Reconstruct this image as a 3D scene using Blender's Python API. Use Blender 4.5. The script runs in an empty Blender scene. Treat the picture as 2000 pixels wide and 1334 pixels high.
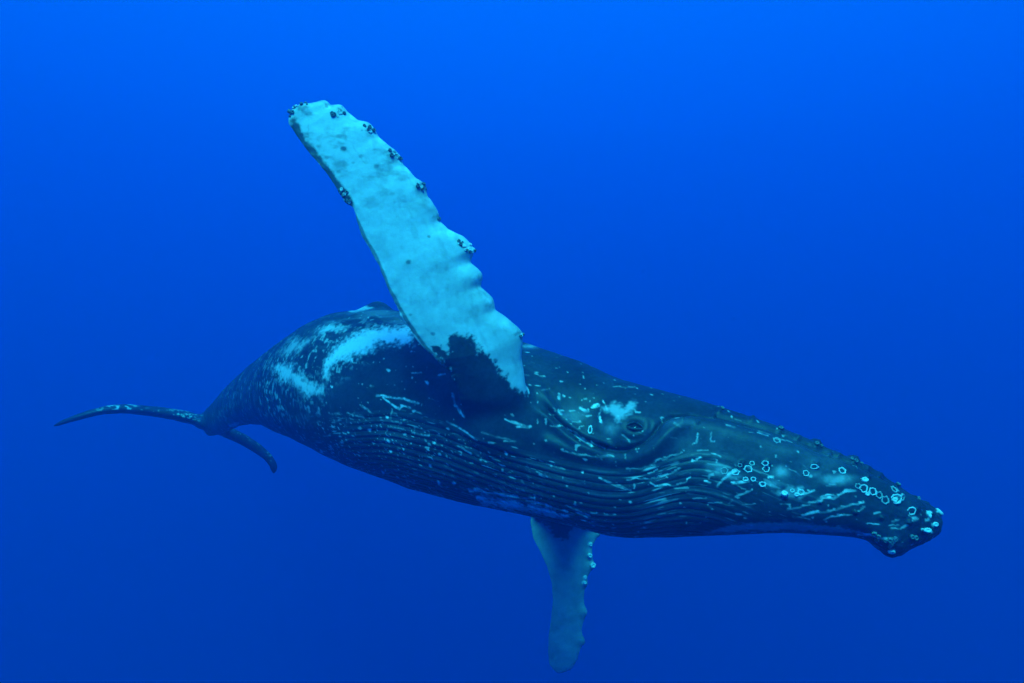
import bpy, math, random
import numpy as np
from mathutils import Vector, Matrix

sc = bpy.context.scene
COL = sc.collection
random.seed(7)

# ------------------------------------------------------------------ camera, world, sun, exposure
cam_d = bpy.data.cameras.new('camera')
cam_d.lens = 24.0
cam_d.sensor_width = 36.0
cam_d.clip_start = 0.05
cam_d.clip_end = 4000
cam = bpy.data.objects.new('camera', cam_d)
COL.objects.link(cam)
cam.location = (0, 0, 0)
cam.rotation_euler = (math.radians(90), 0, 0)
sc.camera = cam

SUN_ELEV = math.radians(55)
SUN_AZ = math.radians(186)                 # from +Y (away from the camera) towards +X
w = bpy.data.worlds.new("World")
sc.world = w
w.use_nodes = True
nt = w.node_tree
nt.nodes.clear()
sky = nt.nodes.new('ShaderNodeTexSky')
sky.sky_type = 'NISHITA'
sky.sun_disc = False
sky.sun_elevation = SUN_ELEV
sky.sun_rotation = SUN_AZ
bg = nt.nodes.new('ShaderNodeBackground')
bg.inputs['Strength'].default_value = 0.10
wo = nt.nodes.new('ShaderNodeOutputWorld')
nt.links.new(sky.outputs[0], bg.inputs[0])
nt.links.new(bg.outputs[0], wo.inputs[0])

sun_d = bpy.data.lights.new('sun', 'SUN')
sun_d.energy = 5.0
sun_d.angle = math.radians(24)          # sunlight spread by the ruffled surface far above
sun_d.color = (1.0, 0.98, 0.94)
sun = bpy.data.objects.new('sun', sun_d)
COL.objects.link(sun)
sdir = Vector((math.sin(SUN_AZ) * math.cos(SUN_ELEV), math.cos(SUN_AZ) * math.cos(SUN_ELEV), math.sin(SUN_ELEV)))
sun.rotation_euler = sdir.to_track_quat('Z', 'Y').to_euler()
sun.location = sdir * 20

sc.view_settings.view_transform = 'Standard'
sc.view_settings.look = 'None'
sc.view_settings.gamma = 1.0
sc.view_settings.use_curve_mapping = False
sc.view_settings.exposure = 2.46

sc.render.engine = 'CYCLES'
cy = sc.cycles
cy.max_bounces = 6
cy.diffuse_bounces = 2
cy.glossy_bounces = 1
cy.transmission_bounces = 2
cy.transparent_max_bounces = 8
cy.volume_bounces = 3
cy.use_denoising = True
try:
    cy.denoiser = 'OPENIMAGEDENOISE'
except Exception:
    pass

# ------------------------------------------------------------------ water: one closed body of sea round camera and whale
SIG_T = (0.066, 0.0265, 0.0270)            # extinction per metre, red green blue
SIG_S = (0.0000, 0.0048, 0.0182)            # the part of it that scatters


def water_material():
    m = bpy.data.materials.new('sea_water')
    m.use_nodes = True
    t = m.node_tree
    t.nodes.clear()
    out = t.nodes.new('ShaderNodeOutputMaterial')

    def scat(rgb, g):
        s = t.nodes.new('ShaderNodeVolumeScatter')
        k = max(rgb)
        s.inputs['Color'].default_value = (rgb[0] / k, rgb[1] / k, rgb[2] / k, 1)
        s.inputs['Density'].default_value = k
        s.inputs['Anisotropy'].default_value = g
        return s
    s1 = scat((0, 0, SIG_S[2]), 0.0)
    s2 = scat((0, SIG_S[1], 0), 0.62)
    ab = t.nodes.new('ShaderNodeVolumeAbsorption')
    A = [SIG_T[i] - SIG_S[i] for i in range(3)]
    k = max(A) / 0.98                      # absorption = density * (1 - colour)
    ab.inputs['Density'].default_value = k
    ab.inputs['Color'].default_value = (1 - A[0] / k, 1 - A[1] / k, 1 - A[2] / k, 1)
    a1 = t.nodes.new('ShaderNodeAddShader')
    a2 = t.nodes.new('ShaderNodeAddShader')
    t.links.new(s1.outputs[0], a1.inputs[0])
    t.links.new(s2.outputs[0], a1.inputs[1])
    t.links.new(a1.outputs[0], a2.inputs[0])
    t.links.new(ab.outputs[0], a2.inputs[1])
    t.links.new(a2.outputs[0], out.inputs['Volume'])
    return m


def box_mesh(name, x0, x1, y0, y1, z0, z1):
    me = bpy.data.meshes.new(name)
    v = [(x, y, z) for z in (z0, z1) for y in (y0, y1) for x in (x0, x1)]
    f = [(0, 2, 3, 1), (4, 5, 7, 6), (0, 1, 5, 4), (2, 6, 7, 3), (0, 4, 6, 2), (1, 3, 7, 5)]
    me.from_pydata(v, [], f)
    me.update()
    return me


water = bpy.data.objects.new('water', box_mesh('water', -500, 500, -300, 600, -320, 62))
water.data.materials.append(water_material())
water['kind'] = 'structure'
COL.objects.link(water)

# ------------------------------------------------------------------ numeric helpers
F = 2000 * 24.0 / 36.0                      # focal length in photo pixels; places on the whale were measured on the photo


def pt(px, py, Y):
    px, py, Y = np.asarray(px, float), np.asarray(py, float), np.asarray(Y, float)
    return np.stack([(px - 1000) / F * Y, Y + 0 * px, -(py - 667) / F * Y], -1)


def proj(P):
    Y = np.maximum(P[..., 1], 0.1)
    return 1000 + P[..., 0] / Y * F, 667 - P[..., 2] / Y * F


def sstep(a, b, x):
    t = np.clip((x - a) / (b - a), 0, 1)
    return t * t * (3 - 2 * t)


def catmull(arr, t):
    """arr (n,k) sampled at float index t"""
    arr = np.asarray(arr, float)
    n = len(arr)
    i = np.clip(np.floor(t).astype(int), 0, n - 2)
    f = (t - i)[:, None]
    p0 = arr[np.clip(i - 1, 0, n - 1)]
    p1 = arr[i]
    p2 = arr[i + 1]
    p3 = arr[np.clip(i + 2, 0, n - 1)]
    return 0.5 * (2 * p1 + (p2 - p0) * f + (2 * p0 - 5 * p1 + 4 * p2 - p3) * f ** 2 + (3 * p1 - p0 - 3 * p2 + p3) * f ** 3)


_rng = np.random.RandomState(3)
_TAB = _rng.rand(64, 64, 64).astype(np.float32)


def vnoise(P, s):
    """value noise of P*s in 0..1"""
    q = np.asarray(P) * s + 1000.0
    i = np.floor(q).astype(np.int64)
    f = q - i
    f = f * f * (3 - 2 * f)
    i &= 63
    j = (i + 1) & 63
    x0, y0, z0 = i[..., 0], i[..., 1], i[..., 2]
    x1, y1, z1 = j[..., 0], j[..., 1], j[..., 2]
    fx, fy, fz = f[..., 0], f[..., 1], f[..., 2]
    c = lambda a, b, d: _TAB[a, b, d]
    a = c(x0, y0, z0) * (1 - fx) + c(x1, y0, z0) * fx
    b = c(x0, y1, z0) * (1 - fx) + c(x1, y1, z0) * fx
    e = c(x0, y0, z1) * (1 - fx) + c(x1, y0, z1) * fx
    g = c(x0, y1, z1) * (1 - fx) + c(x1, y1, z1) * fx
    return (a * (1 - fy) + b * fy) * (1 - fz) + (e * (1 - fy) + g * fy) * fz


def fbm(P, s, o=4):
    t, a, n = 0, 1.0, 0
    for k in range(o):
        t = t + a * vnoise(P + k * 7.31, s * 2 ** k)
        n += a
        a *= 0.55
    return t / n


def seg_dist(x, y, pts, closed=False):
    """distance of points to a polyline, and the signed side of the nearest segment (positive = below / right of travel)"""
    pts = [np.array(p, float) for p in pts]
    if closed:
        pts = pts + [pts[0]]
    best = np.full(x.shape, 1e9)
    side = np.zeros(x.shape)
    for a, b in zip(pts[:-1], pts[1:]):
        d = b - a
        L = max(d @ d, 1e-9)
        t = np.clip(((x - a[0]) * d[0] + (y - a[1]) * d[1]) / L, 0, 1)
        ex, ey = x - a[0] - t * d[0], y - a[1] - t * d[1]
        r = np.sqrt(ex * ex + ey * ey)
        cr = (d[0] * ey - d[1] * ex)
        m = r < best
        best = np.where(m, r, best)
        side = np.where(m, np.sign(cr), side)
    return best, side


def inside_poly(x, y, poly):
    ins = np.zeros(x.shape, bool)
    n = len(poly)
    for i in range(n):
        x0, y0 = poly[i]
        x1, y1 = poly[(i + 1) % n]
        if y0 == y1:
            continue
        c = ((y0 > y) != (y1 > y)) & (x < (x1 - x0) * (y - y0) / (y1 - y0) + x0)
        ins ^= c
    return ins


def poly_field(x, y, poly, soft, wob=0):
    """1 inside, 0 outside, edge moved in and out by wob (pixels)"""
    d, _ = seg_dist(x, y, poly, True)
    sd = np.where(inside_poly(x, y, poly), d, -d) + wob
    return sstep(-soft, soft, sd)


def curve_y(pts, x):
    p = np.array(pts, float)
    return np.interp(x, p[:, 0], p[:, 1])


def mesh_from(name, V, quads, tris=()):
    me = bpy.data.meshes.new(name)
    V = np.ascontiguousarray(V, np.float32)
    quads = np.asarray(quads, np.int32).reshape(-1, 4)
    tris = np.asarray(tris, np.int32).reshape(-1, 3)
    me.vertices.add(len(V))
    me.vertices.foreach_set('co', V.ravel())
    nl = quads.size + tris.size
    me.loops.add(nl)
    me.loops.foreach_set('vertex_index', np.concatenate([quads.ravel(), tris.ravel()]).astype(np.int32))
    me.polygons.add(len(quads) + len(tris))
    st = np.concatenate([np.arange(len(quads)) * 4, quads.size + np.arange(len(tris)) * 3]).astype(np.int32)
    me.polygons.foreach_set('loop_start', st)
    me.update(calc_edges=True)
    me.validate()
    return me


def grid_mesh(name, G, attrs):
    """closed tube from a grid (n rings, m round) with fans at both ends"""
    n, m = G.shape[:2]
    V = G.reshape(-1, 3)
    i = np.arange(n - 1)[:, None]
    j = np.arange(m)[None, :]
    k = (j + 1) % m
    q = np.stack([i * m + j + 0 * k, i * m + k, (i + 1) * m + k, (i + 1) * m + j + 0 * k], -1).reshape(-1, 4)
    c0, c1 = G[0].mean(0), G[-1].mean(0)
    V = np.vstack([V, c0, c1])
    a, b = n * m, n * m + 1
    jj = np.arange(m)
    kk = (jj + 1) % m
    t0 = np.stack([kk, jj, np.full(m, a)], -1)
    t1 = np.stack([(n - 1) * m + jj, (n - 1) * m + kk, np.full(m, b)], -1)
    # orientation: make normals point outwards
    cen = G.mean(1)
    e1 = G[n // 2, 1] - G[n // 2, 0]
    e2 = G[n // 2 + 1, 0] - G[n // 2, 0]
    nrm = np.cross(e1, e2)
    if nrm @ (G[n // 2, 0] - cen[n // 2]) < 0:
        q = q[:, ::-1]
        t0 = t0[:, ::-1]
        t1 = t1[:, ::-1]
    me = mesh_from(name, V, q, np.vstack([t0, t1]))
    for an, av in attrs.items():
        at = me.attributes.new(an, 'FLOAT', 'POINT')
        vals = np.concatenate([av.ravel(), [av[0].mean(), av[-1].mean()]]).astype(np.float32)
        at.data.foreach_set('value', vals)
    return me


def grid_normals(G):
    du = np.gradient(G, axis=0)
    dv = (np.roll(G, -1, 1) - np.roll(G, 1, 1)) * 0.5
    n = np.cross(du, dv)
    n /= np.maximum(np.linalg.norm(n, axis=-1, keepdims=True), 1e-9)
    out = G - G.mean(1, keepdims=True)
    s = np.sign((n * out).sum(-1).mean())
    return n * s


# ------------------------------------------------------------------ the whale's trunk: sections measured from snout to tail stock
# top x, top y, bottom x, bottom y, distance, thickness ratio across
SEC = [
    (1838, 1004, 1836, 1022, 6.02, 1.2),
    (1822, 986, 1812, 1045, 6.02, 1.25),
    (1785, 957, 1765, 1058, 6.04, 1.25),
    (1720, 918, 1690, 1052, 6.08, 1.2),
    (1650, 885, 1610, 1042, 6.14, 1.1),
    (1570, 850, 1520, 1037, 6.22, 1.0),
    (1480, 815, 1420, 1042, 6.34, .93),
    (1390, 788, 1310, 1048, 6.50, .90),
    (1300, 765, 1210, 1050, 6.68, .90),
    (1210, 738, 1120, 1036, 6.90, .90),
    (1120, 700, 1030, 1008, 7.15, .92),
    (1020, 665, 930, 988, 7.45, .93),
    (920, 635, 830, 960, 7.80, .92),
    (820, 612, 735, 930, 8.22, .90),
    (740, 601, 650, 895, 8.72, .88),
    (670, 608, 585, 866, 9.32, .84),
    (600, 638, 540, 845, 10.05, .78),
    (540, 672, 508, 830, 11.1, .69),
    (492, 708, 478, 830, 12.3, .59),
    (452, 746, 452, 838, 13.4, .49),
    (422, 780, 428, 848, 14.3, .43),
    (400, 804, 408, 852, 14.9, .37),
]
SEC = np.array(SEC, float)


def spine(ctrl, n):
    t = np.linspace(0, len(ctrl) - 1, n)
    # more rings near the snout where sections are close
    S = catmull(ctrl, t)
    T3 = pt(S[:, 0], S[:, 1], S[:, 4])
    B3 = pt(S[:, 2], S[:, 3], S[:, 4])
    C = (T3 + B3) / 2
    U = (T3 - B3) / 2
    h = np.linalg.norm(U, axis=1)
    T = np.gradient(C, axis=0)
    T /= np.linalg.norm(T, axis=1, keepdims=True)
    N = np.cross(T, U / h[:, None])
    N /= np.linalg.norm(N, axis=1, keepdims=True)
    N *= np.sign(-N[:, 1:2])
    b = h * S[:, 5]
    # smooth
    k = max(3, n // 40)
    ker = np.hanning(2 * k + 1)
    ker /= ker.sum()
    for A in range(3):
        N[:, A] = np.convolve(np.pad(N[:, A], k, 'edge'), ker, 'valid')
    N /= np.linalg.norm(N, axis=1, keepdims=True)
    head = sstep(9.5, 4.0, t)
    return t, C, U, N, b, head


def ring_pos(C, U, N, b, head, th):
    """th (n,m) angle: 0 towards the camera, +90 back, -90 belly"""
    s, c = np.sin(th), np.cos(th)
    hd = head[:, None]
    wx = c * (1 - 0.20 * hd * s - 0.10 * hd * np.maximum(s, 0))
    # a slightly squarer flank on the trunk
    e = 1.0 - 0.06 * (1 - hd)
    wx = np.sign(wx) * np.abs(wx) ** e
    return C[:, None] + U[:, None] * s[..., None] + N[:, None] * (b[:, None] * wx)[..., None]


TOPC = [(400, 806), (420, 781), (452, 745), (490, 709), (540, 673), (600, 639), (640, 620), (680, 606), (720, 600), (760, 603), (800, 609),
        (900, 634), (960, 650), (1020, 668), (1060, 678), (1120, 700), (1200, 735), (1300, 765), (1400, 792), (1500, 824), (1600, 862), (1700, 906), (1780, 955), (1825, 988)]
BOTC = [(520, 826), (540, 845), (600, 870), (650, 895), (720, 925), (800, 951), (880, 974), (950, 990), (1020, 1003), (1100, 1020), (1150, 1040),
        (1200, 1049), (1300, 1049), (1400, 1043), (1500, 1038), (1600, 1041), (1680, 1050)]


def envelope(G, xs, top):
    px, py = proj(G)
    x, y = px.ravel(), py.ravel()
    out = []
    for q in xs:
        m = np.abs(x - q) < 7
        out.append((y[m].min() if top else y[m].max()) if m.any() else np.nan)
    return np.array(out)


ctrl = SEC.copy()
th_c = np.linspace(-np.pi, np.pi, 120, endpoint=False)[None, :]


def contour_frames(pts):
    """evenly spaced contour points with their tangents"""
    p = np.array(pts, float)
    return p


def miss(G, contour, x, outward):
    """how far the mesh outline lies beyond (+) or short of (-) the contour near abscissa x"""
    p = np.array(contour, float)
    y = np.interp(x, p[:, 0], p[:, 1])
    ya, yb = np.interp([x - 6, x + 6], p[:, 0], p[:, 1])
    tg = np.array([12, yb - ya])
    tg /= np.linalg.norm(tg)
    nr_ = np.array([tg[1], -tg[0]]) * outward
    gx_, gy_ = proj(G)
    dx, dy = gx_.ravel() - x, gy_.ravel() - y
    al = dx * tg[0] + dy * tg[1]
    m = (np.abs(al) < 6) & (np.abs(dx * nr_[0] + dy * nr_[1]) < 90)
    if not m.any():
        return 0.0, nr_
    return float((dx[m] * nr_[0] + dy[m] * nr_[1]).max()), nr_


for it in range(22):
    t, C, U, N, b, hd = spine(ctrl, 700)
    G = ring_pos(C, U, N, b, hd, th_c + 0 * C[:, :1])
    dT = np.zeros((len(ctrl), 2))
    dB = np.zeros((len(ctrl), 2))
    for i in range(1, len(ctrl) - 1):
        if i <= 20:
            e, q_ = miss(G, TOPC, SEC[i, 0], 1)
            dT[i] = -np.clip(e, -12, 12) * 0.5 * q_
        if 3 <= i <= 16:
            e, q_ = miss(G, BOTC, SEC[i, 2], -1)
            dB[i] = -np.clip(e, -12, 12) * 0.5 * q_
    for D_ in (dT, dB):                          # even corrections, so that the outline stays fair
        S_ = D_.copy()
        S_[13:-1] = 0.25 * D_[12:-2] + 0.5 * D_[13:-1] + 0.25 * D_[14:]
        D_[:] = S_
    if it > 15:
        for k in range(14, len(ctrl) - 2):       # fair the tail
            for c_ in (0, 1, 2, 3):
                off = ctrl[:, c_] - SEC[:, c_]
                dT[k, c_ % 2] += (0.2 * (off[k - 1] + off[k + 1] - 2 * off[k]) if c_ < 2 else 0)
                dB[k, c_ % 2] += (0.2 * (off[k - 1] + off[k + 1] - 2 * off[k]) if c_ >= 2 else 0)
    ctrl[:, 0:2] += dT
    ctrl[:, 2:4] += dB
print('FIT top', [round(miss(G, TOPC, SEC[i, 0], 1)[0]) for i in range(1, 21)], 'bot', [round(miss(G, BOTC, SEC[i, 2], -1)[0]) for i in range(3, 17)])

NU, NV = 1350, 560
# ring positions: refine by arc length so the rings are evenly spaced
t, C, U, N, b, hd = spine(ctrl, 3000)
L = np.concatenate([[0], np.cumsum(np.linalg.norm(np.diff(C, axis=0), axis=1))])
Lu = np.linspace(0, L[-1], NU) ** 1.0
Lu = L[-1] * (np.linspace(0, 1, NU) ** 1.12)
Lu[0] = 0.0


def at(A):
    return np.stack([np.interp(Lu, L, A[:, k]) for k in range(A.shape[1])], -1)


C, U, N = at(C), at(U), at(N)
b = np.interp(Lu, L, b)
hd = np.interp(Lu, L, hd)
tt = np.interp(Lu, L, t)
# round off the snout
cap = np.sqrt(np.clip(1 - (1 - np.clip(Lu / 0.10, 0, 1)) ** 2, 0.0009, 1))
U0 = U.copy()
U = U * cap[:, None]
b = b * cap
# angles: more columns on the side towards the camera
q = np.linspace(-np.pi, np.pi, NV, endpoint=False)
th = q - 0.42 * np.sin(q)                       # dense near 0
th2 = np.broadcast_to(th[None, :], (NU, NV))
P = ring_pos(C, U, N, b, hd, th2)
front = np.cos(th2) >= 0
thm = np.where(front, th2, np.pi - th2)         # the far flank mirrors the near one
thm = (thm + np.pi) % (2 * np.pi) - np.pi
PM = ring_pos(C, U, N, b, hd, thm)
PX, PY = proj(PM)
NRM = grid_normals(P)
sth = np.sin(thm)

# ---- mouth line, lower lip, brow, eye
MOUTH = [(1850, 1010), (1832, 998), (1790, 973), (1740, 944), (1680, 917), (1600, 885), (1520, 856), (1450, 834), (1390, 819), (1345, 814), (1312, 818),
         (1292, 830), (1278, 850), (1258, 868), (1228, 880), (1200, 880), (1172, 872)]
CREASE = [(1043, 772), (1062, 795), (1085, 818), (1112, 843), (1140, 862), (1180, 876)]
EYE = (1240, 836)
d, side = seg_dist(PX, PY, MOUTH)
below = side < 0                                 # polyline runs right to left
inm = (PX > 1165)
disp = np.zeros((NU, NV))
tipf = sstep(1842, 1780, PX)
disp -= 0.032 * np.exp(-(d / 4.5) ** 2) * inm * tipf
disp += 0.050 * np.exp(-((d - 20) / 24) ** 2) * below * sstep(1180, 1330, PX) * tipf
disp -= 0.030 * np.exp(-((d - 10) / 18) ** 2) * (~below) * sstep(1280, 1400, PX) * tipf
# second thin groove above the lip, along the rostrum edge
d2, _ = seg_dist(PX, PY, [(1810, 975), (1740, 932), (1660, 898), (1560, 858), (1460, 826), (1400, 812)])
disp -= 0.012 * np.exp(-(d2 / 3.5) ** 2)
disp += 0.012 * np.exp(-((d2 - 7) / 4) ** 2)
# eye mound and socket
er = np.hypot((PX - EYE[0]) * 0.85, PY - EYE[1])
disp += 0.058 * np.exp(-(er / 40) ** 2)
disp -= 0.038 * np.exp(-(np.hypot((PX - EYE[0]) * 0.62 + (PY - EYE[1]) * .15, PY - EYE[1] - (PX - EYE[0]) * .12) / 11.0) ** 2)
disp -= 0.009 * np.exp(-((er - 26) / 4.5) ** 2) * sstep(-6, 16, PY - EYE[1] + .4 * (PX - EYE[0]))
# lip fold passing under the eye
d3, s3 = seg_dist(PX, PY, [(1330, 835), (1300, 858), (1270, 885), (1235, 900), (1190, 900), (1130, 888), (1070, 862)])
disp += 0.030 * np.exp(-(d3 / 12) ** 2)
# crease behind the eye
d4, s4 = seg_dist(PX, PY, CREASE)
disp -= 0.026 * np.exp(-(d4 / 4.0) ** 2)
disp += 0.020 * np.exp(-((d4 - 11) / 8) ** 2)
# cheek hollow between eye and flipper
disp -= 0.03 * np.exp(-(((PX - 1150) / 60) ** 2 + ((PY - 790) / 35) ** 2))
# chin pad with barnacle lump
chin = np.exp(-(((PX - 1742) / 36) ** 2)) * sstep(-0.25, -0.95, np.sin(th2))
disp += 0.120 * chin * (1 + 0.25 * (fbm(P, 14, 3) - .5))
disp += 0.030 * (fbm(P, 18, 3) - .45) * sstep(1690, 1760, PX) * sstep(960, 1010, PY)
# tubercles on the rostrum edge and the lower jaw
TUB = [(1405, 800, 10), (1470, 817, 10), (1525, 838, 10), (1597, 866, 16), (1622, 884, 10), (1672, 896, 15), (1722, 926, 10), (1755, 946, 9), (1790, 968, 9), (1560, 853, 8),
       (1640, 886, 9), (1697, 912, 9), (1450, 906, 9), (1497, 906, 9), (1589, 911, 10), (1666, 915, 9), (1689, 937, 8), (1748, 975, 11), (1780, 998, 9), (1815, 1006, 8),
       (1600, 979, 8), (1531, 965, 9), (1330, 826, 7), (1360, 832, 7), (1826, 1022, 8), (1805, 1035, 8), (1770, 1020, 8), (1720, 1010, 8), (1670, 1000, 8)]
for x, y, r in TUB:
    m = (np.abs(PX - x) < 3 * r) & (np.abs(PY - y) < 3 * r)
    disp[m] += 0.0028 * r * np.exp(-(((PX[m] - x) ** 2 + (PY[m] - y) ** 2) / (0.55 * r) ** 2))
# dorsal fin, low and leaning away
dl = (np.sin(th2) > 0)
dth = th2 - np.radians(96)
ux = sstep(0, 1, 1 - np.abs((tt - 14.35) / 0.75))[:, None]
disp += 0.20 * ux * np.exp(-(dth / 0.17) ** 2) * dl
# ventral pleats
PA = [(600, 815), (640, 808), (760, 800), (880, 830), (1000, 872), (1100, 903), (1180, 920), (1250, 920), (1320, 896), (1370, 884), (1430, 896), (1500, 930), (1600, 968), (1700, 1000), (1800, 1035)]
dA = PY - curve_y(PA, PX)
tab = np.linspace(-np.pi / 2, np.pi / 2 * 0.9, 300)
PT = ring_pos(C, U, N, b, hd, np.broadcast_to(tab[None, :], (NU, 300)))
pxx, pyy = proj(PT)
dd = pyy - curve_y(PA, pxx)
idx = np.argmax(dd < 0, axis=1)
thA = tab[idx]
ker = np.hanning(41)
ker /= ker.sum()
thA = np.convolve(np.pad(thA, 20, 'edge'), ker, 'valid')
hh = np.linalg.norm(U0, axis=1)
Rr = (hh + hh * 0.92) / 2
RUN = (thA[:, None] - np.where(front, th2, -np.pi - th2 + 0 * th2))
thf = np.where(th2 < -np.pi / 2, -np.pi - th2, np.where(th2 > np.pi / 2, np.pi - th2, th2))
RUN = (thA[:, None] - thf) * Rr[:, None]
wave = (fbm(P, .6, 2) - .5) * 0.12
Q = (RUN + wave) / 0.076
pm = sstep(-0.3, 0.6, Q) * sstep(620, 760, PX) * sstep(1760, 1560, PX)
groove = 1 - np.abs(np.sin(np.pi * Q)) ** 0.55
breakup = 0.55 + 0.75 * fbm(P * np.array([.6, .6, 2.0]), 1.6, 2)
disp -= 0.015 * groove * pm * breakup * (0.12 + 0.88 * sstep(1480, 1300, PX))
disp += 0.010 * pm
# soft folds on the flank between flipper and tail, and skin unevenness
disp += 0.050 * (fbm(P, 1.3, 3) - 0.5) * sstep(0.02, 0.6, Lu)[:, None]
disp += 0.010 * (fbm(P, 6.0, 3) - 0.5) * sstep(0.02, 0.6, Lu)[:, None]
for k, (pts, a, wd) in enumerate([
        ([(895, 790), (905, 850), (960, 900)], -0.02, 8),
        ([(905, 800), (950, 850), (1010, 872)], 0.02, 14),
        ([(640, 640), (720, 622), (800, 628)], -0.012, 5),
        ([(660, 625), (730, 610), (800, 616)], -0.010, 4)]):
    dk, _ = seg_dist(PX, PY, pts)
    disp += a * np.exp(-(dk / wd) ** 2)
# shoulder swelling at the flipper root
disp += 0.16 * np.exp(-(((PX - 975) / 85) ** 2 + ((PY - 800) / 75) ** 2)) * front
disp *= sstep(0.0, 0.05, Lu)[:, None]
disp *= np.where(Lu[:, None] > L[-1] - 0.3, 0.3, 1)
BODY = P + NRM * disp[..., None]
BN = grid_normals(BODY)
BX, BY = proj(BODY)
BX = np.where(front, BX, PX)
BY = np.where(front, BY, PY)

# ------------------------------------------------------------------ pigment: 0 dark skin .. 1 white skin
wobn = fbm(BODY, 9.0, 4) - 0.5
wobf = fbm(BODY, 30.0, 3) - 0.5
pig = np.zeros((NU, NV))
scar = np.zeros((NU, NV))


def add(field, m=None):
    global pig
    pig = np.maximum(pig, field)


def paint_poly(poly, strength, soft, w1=0, w2=0):
    xs = [p[0] for p in poly]
    ys = [p[1] for p in poly]
    pad = 40
    m = (BX > min(xs) - pad) & (BX < max(xs) + pad) & (BY > min(ys) - pad) & (BY < max(ys) + pad)
    f = poly_field(BX[m], BY[m], poly, soft, w1 * wobn[m] * 2 + w2 * wobf[m] * 2)
    pig[m] = np.maximum(pig[m], f * strength)


def paint_line(pts, strength, wd, jit=0.0):
    xs = [p[0] for p in pts]
    ys = [p[1] for p in pts]
    pad = 5 * wd + 6
    m = (BX > min(xs) - pad) & (BX < max(xs) + pad) & (BY > min(ys) - pad) & (BY < max(ys) + pad)
    d, _ = seg_dist(BX[m] + 6.0 * wobf[m], BY[m] + 9 * wobn[m] + 5 * wobf[m], pts)
    br = 1.0 - jit + jit * sstep(-0.12, 0.1, wobf[m])
    wd = wd * 1.18
    f = sstep(wd, wd * 0.3, d) * br
    f = f * (0.55 + 0.75 * sstep(-.2, .2, wobn[m] + .4 * wobf[m]))
    scar[m] = np.maximum(scar[m], np.minimum(f * strength, 1))


def z5(p): return [(1350 + x * .25, 800 + y * .25) for x, y in p]
def z6(p): return [(1000 + x * .2, 720 + y * .2) for x, y in p]
def z4(p): return [(600 + x * .4274, 580 + y * .4274) for x, y in p]
def z3(p): return [(150 + x * .33, 560 + y * .33) for x, y in p]


# big pale patches on the flank behind the flipper, and the paler throat
paint_poly(z3([(1860, 240), (1990, 240), (1990, 330), (1860, 335), (1800, 330), (1740, 370), (1700, 400), (1620, 420), (1540, 440), (1510, 480), (1490, 520), (1460, 530), (1480, 450), (1500, 400), (1560, 340), (1640, 285), (1740, 252)]), 1.0, 10, 12, 13)
paint_poly(z3([(1170, 480), (1240, 450), (1290, 480), (1290, 520), (1340, 515), (1380, 560), (1450, 590), (1445, 640), (1370, 645), (1310, 610), (1260, 560), (1200, 545)]), 0.80, 11, 13, 14)
paint_poly(z3([(1420, 255), (1520, 228), (1610, 235), (1600, 255), (1500, 265), (1440, 275)]), 0.65, 8, 9, 10)
paint_poly(z3([(1230, 380), (1270, 330), (1330, 315), (1400, 305), (1340, 350), (1280, 385), (1210, 410)]), 0.50, 12, 14, 14)
paint_poly(z3([(1590, 112), (1640, 106), (1760, 122), (1700, 140), (1620, 150), (1590, 130)]), 0.65, 3, 3, 3)
paint_poly(z3([(900, 815), (960, 805), (940, 830), (900, 835)]), 0.6, 3, 2, 2)
paint_poly(z5([(100, 960), (350, 902), (600, 882), (900, 885), (1150, 915), (1330, 960), (1200, 960), (1000, 945), (700, 938), (480, 945), (300, 965)]), 0.42, 4, 4, 4)
paint_poly(z4([(770, 915), (850, 918), (980, 935), (1100, 965), (1190, 1000), (1150, 1008), (1020, 985), (900, 968), (800, 950)]), 0.50, 5, 8, 12)
# long faint streaks near the ridge of the back
stk = sstep(.52, .75, fbm(BODY @ np.array([[.30, 0, 0], [0, .30, 0], [0, 0, 2.2]]), 6, 3)) * sstep(560, 660, BX) * sstep(840, 780, BX) * sstep(700, 640, BY)
pig = np.maximum(pig, .16 * stk)
# pale speckle between the patches
reg = poly_field(BX, BY, z3([(1130, 480), (1230, 330), (1450, 250), (1800, 180), (1900, 300), (1500, 560), (1430, 760), (1100, 760), (1040, 600)]), 25)
sp = sstep(0.56, 0.72, fbm(BODY, 17, 4)) * reg * (0.4 + sstep(.4, .62, fbm(BODY, 3.5, 2)))
add(0.50 * np.minimum(sp, 1))
hole = sstep(.63, .75, fbm(BODY + 3.3, 13, 4))
pig *= 1 - .55 * hole * sstep(760, 640, BX)
# fine vertical speckle towards the tail stock
regt = sstep(640, 520, BX) * sstep(380, 460, BX)
sv = sstep(0.62, 0.80, vnoise(BODY * np.array([1, 1, .55]), 34)) * sstep(0.45, 0.6, fbm(BODY, 5, 2))
add(0.40 * sv * regt)
# flecks on the belly behind and the underside
regb = sstep(470, 560, BX) * sstep(1150, 700, BX) * sstep(-10, 40, dA)
BS = BODY @ np.array([[.80, 0, .25], [-.5, 1, 0], [.25, 0, 1.6]])
sf = sstep(0.76, 0.88, vnoise(BS, 26)) * sstep(0.44, 0.60, fbm(BODY, 4, 2))
scar = np.maximum(scar, 0.80 * sf * regb)
sf3 = sstep(0.80, 0.90, vnoise(BS + 4.7, 40)) * sstep(0.40, 0.55, fbm(BODY + 2.0, 3, 2))
scar = np.maximum(scar, 0.85 * sf3 * regb)
sf2 = sstep(0.86, 0.94, vnoise(BODY + 9.3, 26))
scar = np.maximum(scar, 0.5 * sf2 * sstep(560, 650, BX))
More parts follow.
